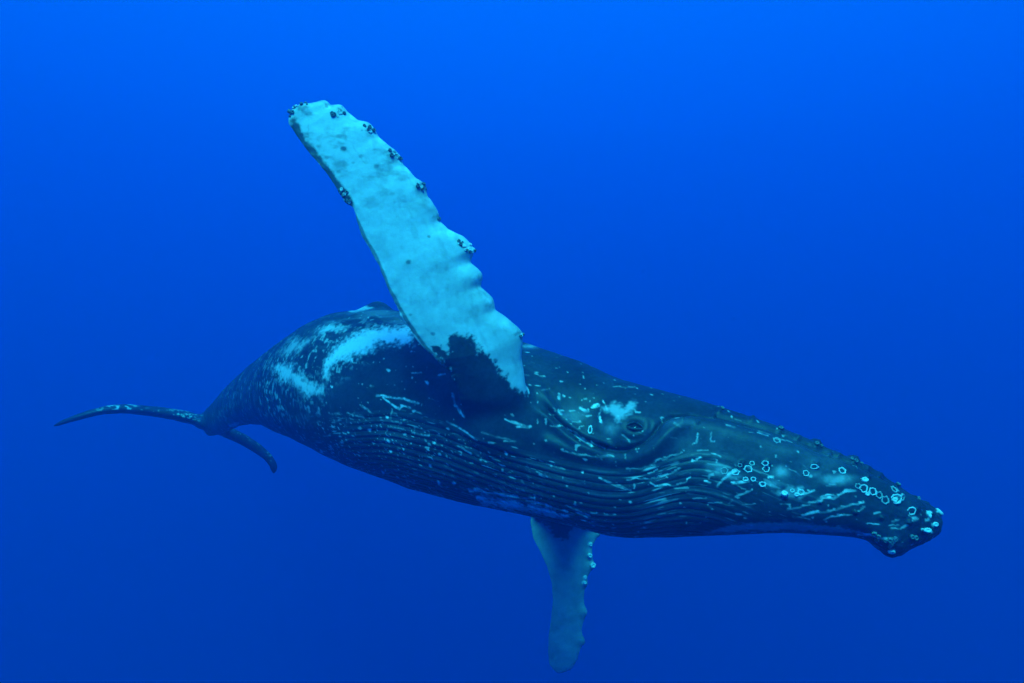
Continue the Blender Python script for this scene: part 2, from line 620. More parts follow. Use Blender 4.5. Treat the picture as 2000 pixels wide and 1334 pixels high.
# worn ridges of the pleats
ridge = np.abs(np.sin(np.pi * Q)) ** 6
LL = np.broadcast_to(Lu[:, None], Q.shape)
UVQ = lambda a, c, o: np.stack([LL * a + o, Q * c + o, 0 * Q + o], -1)
wear = sstep(0.45, 0.75, fbm(UVQ(2.2, 1.3, 0.0), 1.0, 3))
add(0.13 * ridge * pm * wear)
zone = sstep(.40, .60, fbm(BODY + 1.7, 1.6, 3)) * sstep(-0.5, 0.3, Q) * sstep(560, 680, BX) * (1 - .75 * sstep(1240, 1340, BX)) * sstep(1640, 1480, BX)
st1 = sstep(.72, .86, vnoise(UVQ(6.0, 3.3, 3.0), 1.0)) * sstep(.45, .6, vnoise(UVQ(30, 8, 5.0), 1.0))
st2 = sstep(.76, .88, vnoise(UVQ(11.0, 5.1, 8.0), 1.0))
scar = np.maximum(scar, 0.42 * st1 * zone * sstep(.35, .6, vnoise(UVQ(14, 11, 1.0), 1.0)))
scar = np.maximum(scar, 0.85 * st2 * zone * sstep(.3, .5, vnoise(UVQ(9, 2, 2.0), 1.0)))
# soft pale areas of the cheek and lower jaw
for x, y, rx, ry, s in [(1192, 836, 14, 13, .34), (1402, 916, 20, 11, .42), (1430, 930, 16, 7, .30), (1527, 921, 13, 10, .46), (1632, 936, 26, 9, .50), (1590, 926, 12, 8, .26), (1510, 945, 14, 7, .28),
                        (1120, 812, 22, 12, .16), (1400, 860, 70, 22, .06), (1500, 880, 60, 20, .06), (1330, 824, 30, 8, .10), (1035, 676, 14, 4, .4), (1600, 905, 60, 25, .07)]:
    e = ((BX - x) / rx) ** 2 + ((BY - y) / ry) ** 2 + 2.2 * wobn + 1.2 * wobf
    add(s * np.exp(-np.maximum(e, 0)))
paint_poly(z6([(880, 385), (1000, 345), (1100, 370), (1150, 335), (1195, 330), (1190, 400), (1150, 430), (1110, 460), (1050, 505), (990, 455), (930, 430)]), 0.55, 7, 7, 8)
paint_poly(z5([(630, 640), (720, 640), (760, 600), (860, 610), (900, 660), (850, 690), (740, 680), (650, 670)]), 0.28, 4, 6, 6)

S = lambda pts, st=0.8, wd=2.2, j=0.6: paint_line(pts, st, wd, j)
for p, st, wd in [
    ([(200, 590), (260, 530), (345, 485)], 1, 2.6), ([(320, 575), (390, 568), (440, 555)], 1, 3.4), ([(265, 545), (300, 500), (380, 480)], .7, 2),
    ([(870, 825), (960, 805), (1060, 790), (1130, 775), (1180, 760), (1250, 740), (1300, 735), (1345, 720)], .9, 3.0),
    ([(750, 770), (830, 765), (920, 740)], .8, 2.4), ([(920, 720), (1000, 715), (1030, 690), (1110, 695), (1150, 665), (1200, 640), (1280, 625)], .9, 3.0),
    ([(1010, 690), (1060, 670), (1120, 670)], .7, 2.2), ([(1035, 855), (1080, 835), (1200, 825)], .8, 2.2), ([(1310, 790), (1355, 755)], .7, 2.4),
    ([(1430, 815), (1475, 800)], .6, 2.4), ([(1370, 895), (1470, 900)], .6, 1.8), ([(1310, 975), (1400, 983), (1480, 998), (1600, 1010)], 1.1, 3.6), ([(1290, 960), (1340, 968)], .6, 3), ([(1560, 930), (1640, 935)], .4, 2.2),
    ([(340, 675), (410, 660), (475, 625)], .7, 2.2), ([(290, 725), (320, 695)], .6, 2), ([(10, 270), (40, 262), (55, 190)], .6, 1.9),
    ([(155, 175), (152, 245), (185, 245)], .75, 1.9), ([(160, 345), (200, 350), (230, 370)], .7, 2.1), ([(50, 325), (130, 322)], .4, 2), ([(10, 395), (75, 378)], .9, 2.1),
    ([(870, 665), (955, 635)], .8, 2.6), ([(110, 570), (145, 570)], .9, 2.2), ([(280, 120), (340, 130)], .5, 2), ([(520, 185), (600, 205)], .4, 1.6),
    ([(650, 225), (790, 260)], .3, 1.5), ([(1080, 580), (1125, 580)], .6, 2.2), ([(1730, 870), (1770, 850)], .6, 3), ([(1570, 880), (1610, 865)], .5, 2.6),
    ([(1650, 930), (1690, 910)], .5, 2.6), ([(1810, 940), (1880, 955)], 1, 3.0), ([(800, 830), (930, 860)], .25, 2), ([(140, 730), (220, 725), (330, 740)], .4, 1.8),
    ([(400, 740), (500, 738)], .4, 1.8), ([(20, 700), (120, 690)], .35, 1.8), ([(1550, 910), (1620, 905)], .4, 1.8), ([(690, 700), (760, 670)], .45, 2.2)]:
    S(z5(p), st, wd)
for p, st, wd in [
    ([(665, 380), (700, 400), (740, 405)], 1.1, 3.6), ([(785, 378), (845, 355)], 1.1, 3.6), ([(590, 512), (665, 512)], 1, 2.4), ([(860, 470), (870, 525)], 1, 2.6),
    ([(890, 310), (930, 400)], .7, 1.8), ([(540, 580), (640, 640)], .8, 2.4), ([(620, 640), (700, 690), (780, 750)], 1.1, 4.2), ([(780, 715), (910, 780)], .9, 2.2),
    ([(460, 245), (462, 290)], .9, 2.8), ([(500, 266), (512, 270)], .9, 2.6), ([(455, 400), (480, 440)], .85, 3), ([(410, 380), (425, 410)], .5, 2), ([(380, 560), (490, 565)], .6, 1.8),
    ([(0, 510), (120, 550)], .9, 2.6), ([(60, 568), (180, 565)], .95, 3.4), ([(490, 800), (640, 840), (780, 850), (970, 858)], .38, 2.2),
    ([(1120, 975), (1250, 970), (1340, 940), (1450, 880), (1660, 815)], .5, 2.0), ([(1120, 1085), (1350, 1070), (1500, 1050), (1640, 970)], .62, 2.0),
    ([(1350, 1110), (1400, 1150), (1600, 1135), (1690, 1110), (1745, 1060)], .62, 2.2), ([(1335, 1020), (1425, 990)], .7, 2.0), ([(1320, 955), (1395, 935)], .6, 2),
    ([(1590, 1168), (1710, 1162)], .9, 2.4), ([(1760, 900), (1815, 885)], .9, 2.4), ([(850, 1070), (1000, 1140), (1120, 1185)], .6, 2.2), ([(270, 900), (400, 950), (520, 990)], .25, 2.2),
    ([(270, 1040), (320, 1060)], .55, 2.4), ([(865, 845), (872, 880)], .6, 1.8), ([(990, 180), (1200, 180)], .3, 1.8), ([(1460, 490), (1462, 520)], .8, 1.8),
    ([(1590, 530), (1640, 560)], .4, 3), ([(1080, 650), (1130, 700)], .55, 2.4), ([(700, 298), (728, 298)], .5, 2), ([(1105, 830), (1110, 880)], .3, 1.8), ([(1215, 790), (1220, 820)], .35, 1.8),
    ([(100, 60), (160, 70)], .2, 2), ([(230, 60), (300, 75)], .35, 2), ([(870, 400), (840, 470)], .35, 2), ([(700, 560), (640, 590)], .35, 2)]:
    S(z6(p), st, wd)
for p, st, wd in [
    ([(315, 450), (420, 465), (510, 485)], .8, 2.6), ([(350, 465), (390, 495), (420, 515), (445, 500)], .8, 2.4), ([(665, 440), (675, 490), (715, 550)], .75, 3.0),
    ([(640, 565), (700, 600), (775, 655)], .75, 2.4), ([(865, 485), (940, 540)], .6, 2), ([(905, 560), (1010, 595)], .8, 2.4), ([(180, 530), (260, 550)], .5, 2),
    ([(480, 615), (560, 635)], .7, 2), ([(320, 560), (430, 575)], .35, 2), ([(370, 590), (440, 600)], .5, 2.6), ([(690, 680), (750, 720)], .6, 2.2), ([(800, 620), (950, 660)], .25, 2.6),
    ([(745, 888), (850, 893), (900, 912), (1040, 918)], .85, 2.6), ([(780, 922), (850, 935), (980, 952)], 1, 4.6), ([(860, 945), (960, 962)], .7, 3), ([(740, 880), (800, 882)], .5, 2.4), ([(1050, 938), (1190, 985)], .6, 2.2), ([(1230, 985), (1280, 1010)], .5, 2.4), ([(1000, 930), (1110, 955), (1115, 975)], .7, 2.2),
    ([(1020, 965), (1190, 1003)], .75, 3.0), ([(880, 902), (960, 908)], .6, 3), ([(1180, 950), (1290, 1000)], .6, 2.2), ([(1040, 905), (1042, 945)], .6, 2.2),
    ([(600, 355), (630, 352)], .9, 1.8), ([(480, 348), (520, 348)], .5, 1.8), ([(290, 405), (300, 405)], .5, 2), ([(245, 495), (290, 525)], .5, 2.2), ([(390, 520), (380, 560)], .3, 2),
    ([(1060, 1060), (1130, 1070)], .25, 2), ([(1360, 995), (1410, 995)], .5, 2), ([(210, 300), (225, 303)], .5, 2), ([(430, 500), (470, 505)], .7, 2.6), ([(490, 520), (520, 530)], .6, 2.6),
    ([(100, 530), (150, 540)], .3, 2), ([(900, 660), (950, 655)], .5, 2), ([(1050, 800), (1100, 825)], .45, 2), ([(1340, 830), (1480, 885)], .5, 2.2), ([(1330, 720), (1400, 730)], .4, 2)]:
    S(z4(p), st, wd)
for x, y in z4([(372, 335), (547, 392), (365, 550), (285, 607), (370, 660), (605, 718), (910, 717), (380, 705), (62, 703), (580, 668), (110, 410), (238, 596), (485, 520), (640, 600), (345, 800), (560, 770), (1255, 800), (1475, 935), (890, 790), (600, 850), (670, 852)]):
    S([(x, y), (x + 1, y + 1)], 1.0, 3.2, 0)
for x, y, rx in [(1815, 1004, 4), (1811, 1015, 4), (1826, 1024, 7), (1834, 998, 4), (1742, 1076, 7), (1531, 965, 6), (1600, 979, 5), (1657, 957, 8), (1505, 932, 4.5), (1748, 976, 6), (1787, 1012, 3)]:
    S([(x - rx * .5, y), (x + rx * .5, y - 1)], .85, 4.2, 0.2)
# fading scratches along the whole trunk, laid in the direction of swimming
rs = np.random.RandomState(11)
for k in range(90):
    ui = rs.randint(150, NU - 250)
    vi = rs.uniform(-1.25, 1.15)
    ln = rs.uniform(8, 30)
    x0, y0 = proj(ring_pos(C[ui:ui + 1], U[ui:ui + 1], N[ui:ui + 1], b[ui:ui + 1], hd[ui:ui + 1], np.array([[vi]])))
    x0, y0 = float(x0[0, 0]), float(y0[0, 0])
    if x0 < 560:
        continue
    a = math.radians(20 + rs.normal(0, 12))
    paint_line([(x0, y0), (x0 + ln * math.cos(a) * .5, y0 + ln * math.sin(a) * .5), (x0 + ln * math.cos(a), y0 + ln * math.sin(a) + rs.normal(0, 2))], rs.uniform(.06, .24), rs.uniform(1.3, 1.9), .8)

bodyval = dict(pig=pig, scar=scar, pid=np.zeros((NU, NV)))
body_me = grid_mesh('body', BODY, bodyval)


# ------------------------------------------------------------------ flippers and flukes
def resample(pts, n, smooth=0):
    p = np.array(pts, float)
    L = np.concatenate([[0], np.cumsum(np.linalg.norm(np.diff(p[:, :2], axis=0), axis=1))])
    s = np.linspace(0, L[-1], n)
    o = np.stack([np.interp(s, L, p[:, k]) for k in range(p.shape[1])], -1)
    if smooth:
        ker = np.hanning(2 * smooth + 1)
        ker /= ker.sum()
        for k in range(o.shape[1]):
            c = np.convolve(np.pad(o[:, k], smooth, 'reflect', reflect_type='odd'), ker, 'valid')
            o[:, k] = c
    return o


def flipper_grid(lead, trail, Yl, Yt, thick, n, m, edge_len_t, bumps=(), near=True, smooth=4):
    """lead/trail from root to tip in photo pixels; Yl/Yt: distances at the fractions 0..1"""
    Lp = resample(lead, n, smooth)
    Tp = resample(trail, n, smooth)
    f = np.linspace(0, 1, n)
    yl = np.interp(f, *zip(*Yl))
    yt = np.interp(f, *zip(*Yt))
    A, B = pt(Lp[:, 0], Lp[:, 1], yl), pt(Tp[:, 0], Tp[:, 1], yt)
    mid = (A + B) / 2
    ch = (A - B) / 2
    sp = np.gradient((resample(mid, n, 25)), axis=0)
    nr = np.cross(ch, sp)
    nr /= np.linalg.norm(nr, axis=1, keepdims=True)
    nr *= np.sign(-nr[:, 1:2])
    ker = np.hanning(61)
    ker /= ker.sum()
    for k in range(3):
        nr[:, k] = np.convolve(np.pad(nr[:, k], 30, 'edge'), ker, 'valid')
    nr /= np.linalg.norm(nr, axis=1, keepdims=True)
    tk = np.interp(f, *zip(*thick))
    ph = np.linspace(0, 2 * np.pi, m, endpoint=False)
    ph = ph[None, :]
    c, s = np.cos(ph), np.sin(ph)
    prof = s * (0.62 + 0.38 * c) * (1 - 0.10 * c * c)
    tipr = np.sqrt(np.clip(1 - (np.clip((f - 0.955) / 0.045, 0, 1)) ** 2, 0.003, 1))
    G = mid[:, None] + ch[:, None] * (c * tipr[:, None])[..., None] + nr[:, None] * (tk[:, None] * prof * tipr[:, None])[..., None]
    return G, f, ph


# near flipper, white underside turned to the camera
LEAD = [(1052, 880), (1048, 840), (1040, 800), (1030, 765), (1026, 742), (1017, 697), (1019, 666), (1017, 652), (994, 630), (966, 607), (958, 585), (938, 562), (938, 537), (920, 513), (927, 488),
        (902, 463), (873, 450), (859, 432), (850, 409), (832, 387), (830, 366), (810, 351), (787, 324), (783, 306), (760, 288), (738, 270), (731, 254), (720, 243), (697, 238), (677, 221),
        (666, 209), (645, 207), (636, 199), (622, 198), (605, 204)]
TRAIL = [(935, 880), (915, 840), (902, 795), (892, 760), (880, 729), (855, 702), (819, 670), (792, 630), (772, 595), (756, 562), (745, 530), (733, 504), (718, 480), (706, 459), (696, 430), (690, 405), (676, 398),
         (662, 378), (652, 360), (630, 328), (612, 308), (598, 292), (586, 275), (576, 261), (566, 245), (560, 228), (563, 214)]
FG, ff, fph = flipper_grid(LEAD, TRAIL, [(0, 6.95), (.06, 6.62), (.14, 6.42), (.25, 6.36), (.5, 6.40), (1, 6.35)], [(0, 7.1), (.06, 6.66), (.14, 6.40), (.25, 6.26), (.5, 6.22), (1, 6.20)],
                           [(0, .26), (.12, .21), (.25, .145), (.5, .115), (.8, .085), (1, .055)], 620, 200, 0)
fn = grid_normals(FG)
fx, fy = proj(FG)
KNOBS = [(632, 203, 12, 1), (662, 213, 15, 1), (716, 250, 15, 1), (770, 298, 14, 1), (820, 360, 14, 1), (853, 420, 10, .5), (905, 476, 20, 1.1), (932, 540, 14, .5), (952, 590, 12, .4), (1008, 650, 14, .8), (590, 208, 12, .8), (676, 388, 10, .5)]
fd = np.zeros(fx.shape)
for x, y, r, a in KNOBS:
    fd += 0.018 * a * np.exp(-(((fx - x) ** 2 + (fy - y) ** 2) / r ** 2))
fd += 0.024 * (fbm(FG, 3, 3) - .5) + 0.002 * (fbm(FG, 22, 2) - .5)
# broad swells running in from the scalloped edge
for x, y, r in [(695, 232, 26), (745, 280, 26), (800, 335, 30), (838, 392, 28), (875, 455, 26), (928, 540, 24), (955, 595, 26), (990, 640, 26)]:
    fd += 0.020 * np.exp(-(((fx - x + 8) ** 2 + (fy - y + 2) ** 2) / r ** 2))
for x, y, r in [(782, 312, 14), (832, 374, 14), (862, 436, 12), (922, 512, 16), (940, 560, 12), (966, 612, 12)]:
    fd -= 0.016 * np.exp(-(((fx - x + 10) ** 2 + (fy - y) ** 2) / r ** 2))
# ragged trailing edge
te = np.clip(-np.cos(fph), 0, 1) ** 6
fd += te * 0.035 * (fbm(FG, 12, 2) - .5)
FG = FG + fn * fd[..., None]
fx, fy = proj(FG)
facing = (np.sin(fph) * np.sign((fn[:, 50] * np.array([0, -1, 0])).sum(-1).mean()) > 0) | np.zeros(fx.shape, bool)
nrc = grid_normals(FG)
facing = nrc[..., 1] < 0.25
fw1 = fbm(FG, 10, 4) - .5
fw2 = fbm(FG, 34, 3) - .5
DARK = [(846, 678), (862, 682), (877, 690), (876, 668), (886, 650), (904, 656), (922, 655), (936, 684), (952, 694), (967, 706), (978, 722), (992, 733), (1002, 752), (1014, 762), (1031, 772), (1060, 790), (1080, 900), (880, 900), (888, 790), (880, 745), (866, 712)]
dk = poly_field(fx, fy, DARK, 5, 13 * fw1 * 2 + 13 * fw2 * 2)
fp = 1.0 - dk
fp *= 0.80
for _x, _y, _r in [(748, 272, 20), (800, 330, 18), (840, 395, 18), (880, 455, 16), (930, 545, 20), (955, 590, 14), (985, 632, 24), (640, 205, 16), (690, 228, 14)]:  # highlights painted into the pigment as whiter spots along the leading edge
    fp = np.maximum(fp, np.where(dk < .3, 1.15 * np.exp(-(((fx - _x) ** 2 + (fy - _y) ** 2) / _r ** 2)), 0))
# dark rim down the trailing edge
rim = sstep(12, 4, seg_dist(fx, fy, [(573, 236), (586, 268), (605, 292), (637, 330), (658, 362), (683, 398)])[0] + 14 * fw1 + 8 * fw2) * 0.92
rim2 = sstep(5, 2, seg_dist(fx, fy, [(695, 425), (714, 466), (736, 504), (759, 562), (797, 630), (833, 680), (869, 714)])[0] + 5 * fw1) * 0.7
rim3 = sstep(9, 3, seg_dist(fx, fy, [(668, 372), (684, 396)])[0] + 6 * fw2) * .9
fp *= (1 - rim) * (1 - rim2) * (1 - rim3)
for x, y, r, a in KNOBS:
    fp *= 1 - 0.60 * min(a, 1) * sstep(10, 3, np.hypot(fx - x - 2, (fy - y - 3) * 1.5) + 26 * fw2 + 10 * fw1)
for x, y, r, a in [(671, 290, 7, .8), (798, 512, 6, .7), (845, 653, 5, .6), (838, 462, 4, .5), (790, 393, 5, .35), (802, 615, 4, .4), (735, 325, 5, .5), (705, 305, 5, .4), (690, 318, 4, .4), (622, 285, 5, .35), (740, 345, 4, .3), (662, 335, 5, .3), (770, 395, 4, .35)]:
    fp *= 1 - a * sstep(1.3 * r, .4 * r, np.hypot(fx - x, (fy - y) * 1.3) + 5 * fw2 + 3 * fw1)
# grey mottling, running across the blade near its tip
mot = sstep(0.48, 0.75, fbm(FG * np.array([1, 1, 2.2]), 7, 4)) * sstep(500, 260, fy)
fp *= 1 - 0.55 * mot
fp *= 1 - 0.26 * sstep(.42, .70, fbm(FG, 3.0, 5)) - 0.16 * sstep(.55, .75, fbm(FG @ np.array([[1.0, 0, -.45], [0, 1, 0], [.45, 0, .35]]), 16, 3))
for _k in range(14):
    _x0, _y0 = rs.uniform(600, 960), rs.uniform(230, 660)
    _a, _l = math.radians(58 + rs.normal(0, 25)), rs.uniform(10, 45)
    _d = seg_dist(fx + 8 * fw2, fy + 12 * fw1, [(_x0, _y0), (_x0 + _l * math.cos(_a), _y0 + _l * math.sin(_a))])[0]
    fp *= 1 - rs.uniform(.08, .22) * sstep(2.2, .6, _d)
# the upper side (turned away) is dark mottled
fp = np.where(facing, fp, fp * (0.35 + 0.3 * fbm(FG, 5, 3)))
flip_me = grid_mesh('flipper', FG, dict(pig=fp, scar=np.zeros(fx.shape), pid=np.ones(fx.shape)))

# far flipper, hanging below and beyond the belly
LEAD2 = [(1140, 920), (1132, 960), (1136, 992), (1160, 1015), (1170, 1040), (1158, 1062), (1152, 1085), (1158, 1105), (1150, 1120), (1143, 1141), (1140, 1170), (1143, 1200), (1136, 1230), (1138, 1255), (1128, 1285), (1118, 1305), (1100, 1318)]
TRAIL2 = [(1085, 920), (1084, 955), (1075, 985), (1040, 1002), (1036, 1018), (1042, 1052), (1056, 1078), (1068, 1104), (1078, 1141), (1080, 1175), (1076, 1210), (1072, 1240), (1070, 1270), (1072, 1295), (1080, 1312)]
G2, f2, ph2 = flipper_grid(LEAD2, TRAIL2, [(0, 7.9), (.10, 8.7), (.19, 10.2), (.26, 10.7), (1, 10.7)], [(0, 7.9), (.10, 8.9), (.19, 10.2), (.26, 10.6), (1, 10.6)], [(0, .22), (.2, .16), (.5, .12), (1, .05)], 380, 120, 0)
n2 = grid_normals(G2)
x2, y2 = proj(G2)
d2_ = np.zeros(x2.shape)
for x, y, r in [(1154, 1085, 9), (1158, 1104, 10), (1143, 1140, 8), (1143, 1195, 10), (1138, 1252, 9), (1170, 1040, 10)]:
    d2_ += 0.04 * np.exp(-(((x2 - x) ** 2 + (y2 - y) ** 2) / r ** 2))
G2 = G2 + n2 * (d2_ + 0.02 * (fbm(G2, 5, 3) - .5))[..., None]
x2, y2 = proj(G2)
w21, w22 = fbm(G2, 9, 4) - .5, fbm(G2, 30, 3) - .5
D2 = [(1000, 900), (1250, 900), (1200, 1012), (1165, 1028), (1140, 1030), (1120, 1030), (1112, 1040), (1110, 1052), (1098, 1056), (1086, 1048), (1068, 1028), (1052, 1016), (1044, 1005)]
p2 = 0.40 * (1 - poly_field(x2, y2, D2, 3, 9 * w21 * 2 + 8 * w22 * 2))
for pp in [(1152, 1062), (1151, 1085), (1157, 1104), (1142, 1128), (1140, 1138)]:
    p2 = np.maximum(p2, 1.0 * sstep(6, 3, np.hypot(x2 - pp[0], y2 - pp[1])))
p2 *= 1 - .2 * sstep(.45, .7, fbm(G2, 6, 3))
flip2_me = grid_mesh('flipper', G2, dict(pig=p2, scar=np.zeros(x2.shape), pid=np.full(x2.shape, 2.0)))


# flukes: one swept blade each side of the tail stock, seen nearly edge on
def blade(cpts, chord, back, thick, n, m):
    """cpts (px,py,Y) root to tip along the quarter chord"""
    p = resample(cpts, n, n // 14)
    c3 = pt(p[:, 0], p[:, 1], p[:, 2])
    f = np.linspace(0, 1, n)
    ch = np.interp(f, *zip(*chord))
    tk = np.interp(f, *zip(*thick))
    bk = np.array(back, float)
    if bk.ndim == 1:
        bk = np.tile(bk, (n, 1))
    else:
        bk = np.stack([np.interp(f, np.linspace(0, 1, len(bk)), bk[:, k]) for k in range(3)], -1)
    bk /= np.linalg.norm(bk, axis=1, keepdims=True)
    sp = np.gradient(c3, axis=0)
    sp /= np.linalg.norm(sp, axis=1, keepdims=True)
    nr = np.cross(bk, sp)
    nr /= np.linalg.norm(nr, axis=1, keepdims=True)
    ph = np.linspace(0, 2 * np.pi, m, endpoint=False)[None, :]
    c, s = np.cos(ph), np.sin(ph)
    tipr = np.sqrt(np.clip(1 - np.clip((f - .93) / .07, 0, 1) ** 2, .004, 1))
    # the blade sweeps back: chord centre moves along bk
    ctr = c3 + bk * (ch * 0.42)[:, None]
    G = ctr[:, None] + bk[:, None] * (c * ch[:, None] * 0.5 * tipr[:, None])[..., None] + nr[:, None] * (s * (0.62 - 0.38 * c) * (tk * tipr)[:, None])[..., None]
    return G


TAILB = (-0.45, 0.88, -0.075)
LG = blade([(447, 838, 14.45), (417, 833, 14.60), (385, 820, 14.60), (340, 809, 14.45), (290, 802, 14.20), (245, 798, 13.95), (205, 800, 13.75), (170, 809, 13.60), (135, 820, 13.50), (104, 832, 13.45)],
           [(0, 1.25), (.25, 1.05), (.6, .70), (.85, .36), (1, .10)], [TAILB, (-.42, .9, -.11), (-.35, .93, -.08)], [(0, .26), (.15, .21), (.3, .17), (.7, .12), (1, .05)], 300, 90)
RG = blade([(385, 820, 14.55), (412, 832, 14.65), (442, 843, 14.85), (475, 859, 15.05), (505, 878, 15.25), (525, 895, 15.35), (535, 910, 15.40), (535, 925, 15.45)],
           [(0, 1.1), (.25, .95), (.6, .6), (.85, .32), (1, .10)], [TAILB, (-.40, .9, -.05), (-.3, .95, -.02)], [(0, .26), (.15, .22), (.3, .19), (.7, .15), (1, .09)], 260, 90)
tail_mes = []
for k, G in enumerate((LG, RG)):
    nn = grid_normals(G)
    x, y = proj(G)
    G = G + nn * (0.016 * (fbm(G, 6, 3) - .5))[..., None]
    sp = np.zeros(x.shape)
    wn = fbm(G, 16, 3)
    ph = np.linspace(0, 2 * np.pi, x.shape[1], endpoint=False)[None, :]
    leadm = sstep(0.55, -0.2, np.cos(ph)) * (nn[..., 2] > -0.1)
    if k == 0:
        reg = sstep(400, 300, x) * sstep(160, 215, x)
        sp = np.maximum(0.55 * sstep(.60, .72, wn) * leadm * reg, 0.9 * leadm * sstep(.48, .62, wn) * sstep(280, 250, x) * sstep(195, 220, x))
        sp = np.maximum(sp, .75 * leadm * sstep(.56, .66, fbm(G, 22, 2)) * sstep(330, 345, x) * sstep(392, 380, x))
    else:
        sp = 0.3 * sstep(.6, .75, wn) * leadm
    tail_mes.append(grid_mesh('fluke', G, dict(pig=sp * .8, scar=sp * 0, pid=np.full(x.shape, 3.0 + k))))

# ---- weld everything into one continuous skin
body = bpy.data.objects.new('body', body_me)
COL.objects.link(body)
tmp = []
for me in [flip_me, flip2_me] + tail_mes:
    o = bpy.data.objects.new('limb', me)
    COL.objects.link(o)
    tmp.append(o)
bpy.context.view_layer.update()
for o in tmp:
    md = body.modifiers.new('weld', 'BOOLEAN')
    md.operation = 'UNION'
    md.object = o
    try:
        md.solver = 'MANIFOLD'
    except Exception:
        md.solver = 'EXACT'
dg = bpy.context.evaluated_depsgraph_get()
new_me = bpy.data.meshes.new_from_object(body.evaluated_get(dg), preserve_all_data_layers=True, depsgraph=dg)
body.modifiers.clear()
body.data = new_me
new_me.name = 'body'
for o in tmp:
    bpy.data.objects.remove(o)
print('UNION verts', len(new_me.vertices), [a.name for a in new_me.attributes])

# ---- smooth the seams where limbs leave the trunk
nv = len(new_me.vertices)
co = np.empty(nv * 3, np.float32)
new_me.vertices.foreach_get('co', co)
co = co.reshape(-1, 3).astype(np.float64)
pid = np.empty(nv, np.float32)
new_me.attributes['pid'].data.foreach_get('value', pid)
pg = np.empty(nv, np.float32)
new_me.attributes['pig'].data.foreach_get('value', pg)
sr = np.empty(nv, np.float32)
new_me.attributes['scar'].data.foreach_get('value', sr)
ne = len(new_me.edges)
ed = np.empty(ne * 2, np.int32)
new_me.edges.foreach_get('vertices', ed)
ed = ed.reshape(-1, 2)
cross = np.abs(pid[ed[:, 0]] - pid[ed[:, 1]]) > 0.4
seam = np.unique(ed[cross].ravel())
print('SEAM verts', len(seam))
if len(seam):
    deg = np.bincount(ed.ravel(), minlength=nv).astype(float)
    wgt = np.zeros(nv)
    wgt[seam] = 1
    e0, e1 = ed[:, 0], ed[:, 1]
    # distance to the seam along the skin, on the limbs' surroundings only
    ds = np.full(nv, 1e3)
    ds[seam] = 0
    cen = [co[seam[pid[seam] == k]].mean(0) for k in (1, 2) if (pid[seam] == k).any()] + [co[seam[pid[seam] > 2.5]].mean(0)]
    near = np.zeros(nv, bool)
    for c_ in cen:
        near |= np.linalg.norm(co - c_, axis=1) < 1.3
    em = near[e0] & near[e1]
    a0, a1 = e0[em], e1[em]
    el = np.linalg.norm(co[a0] - co[a1], axis=1)
    for k in range(45):
        np.minimum.at(ds, a1, ds[a0] + el)
        np.minimum.at(ds, a0, ds[a1] + el)
    Rm = np.where(pid > 2.5, 0.22, 0.26)
    Rm = np.where((pid < .5) & (co[:, 0] < -4.5), 0.22, Rm)
    wgt = sstep(0, 1, 1 - ds / Rm)
    act = wgt > 0
    em2 = act[a0] | act[a1]
    a0, a1 = a0[em2], a1[em2]
    ids = np.unique(np.concatenate([a0, a1]))
    inv = np.zeros(nv, np.int64)
    inv[ids] = np.arange(len(ids))
    a0, a1 = inv[a0], inv[a1]
    nl_ = len(ids)
    w_ = wgt[ids]
    dg_ = np.bincount(np.concatenate([a0, a1]), minlength=nl_).astype(float)
    dg_[dg_ == 0] = 1
    sub = co[ids]
    for k in range(170):
        for c in range(3):
            s = np.bincount(a0, sub[a1, c], nl_) + np.bincount(a1, sub[a0, c], nl_)
            sub[:, c] += 0.8 * w_ * (s / dg_ - sub[:, c])
    co[ids] = sub
    new_me.vertices.foreach_set('co', co.astype(np.float32).ravel())
new_me.polygons.foreach_set('use_smooth', np.ones(len(new_me.polygons), bool))
new_me.update()


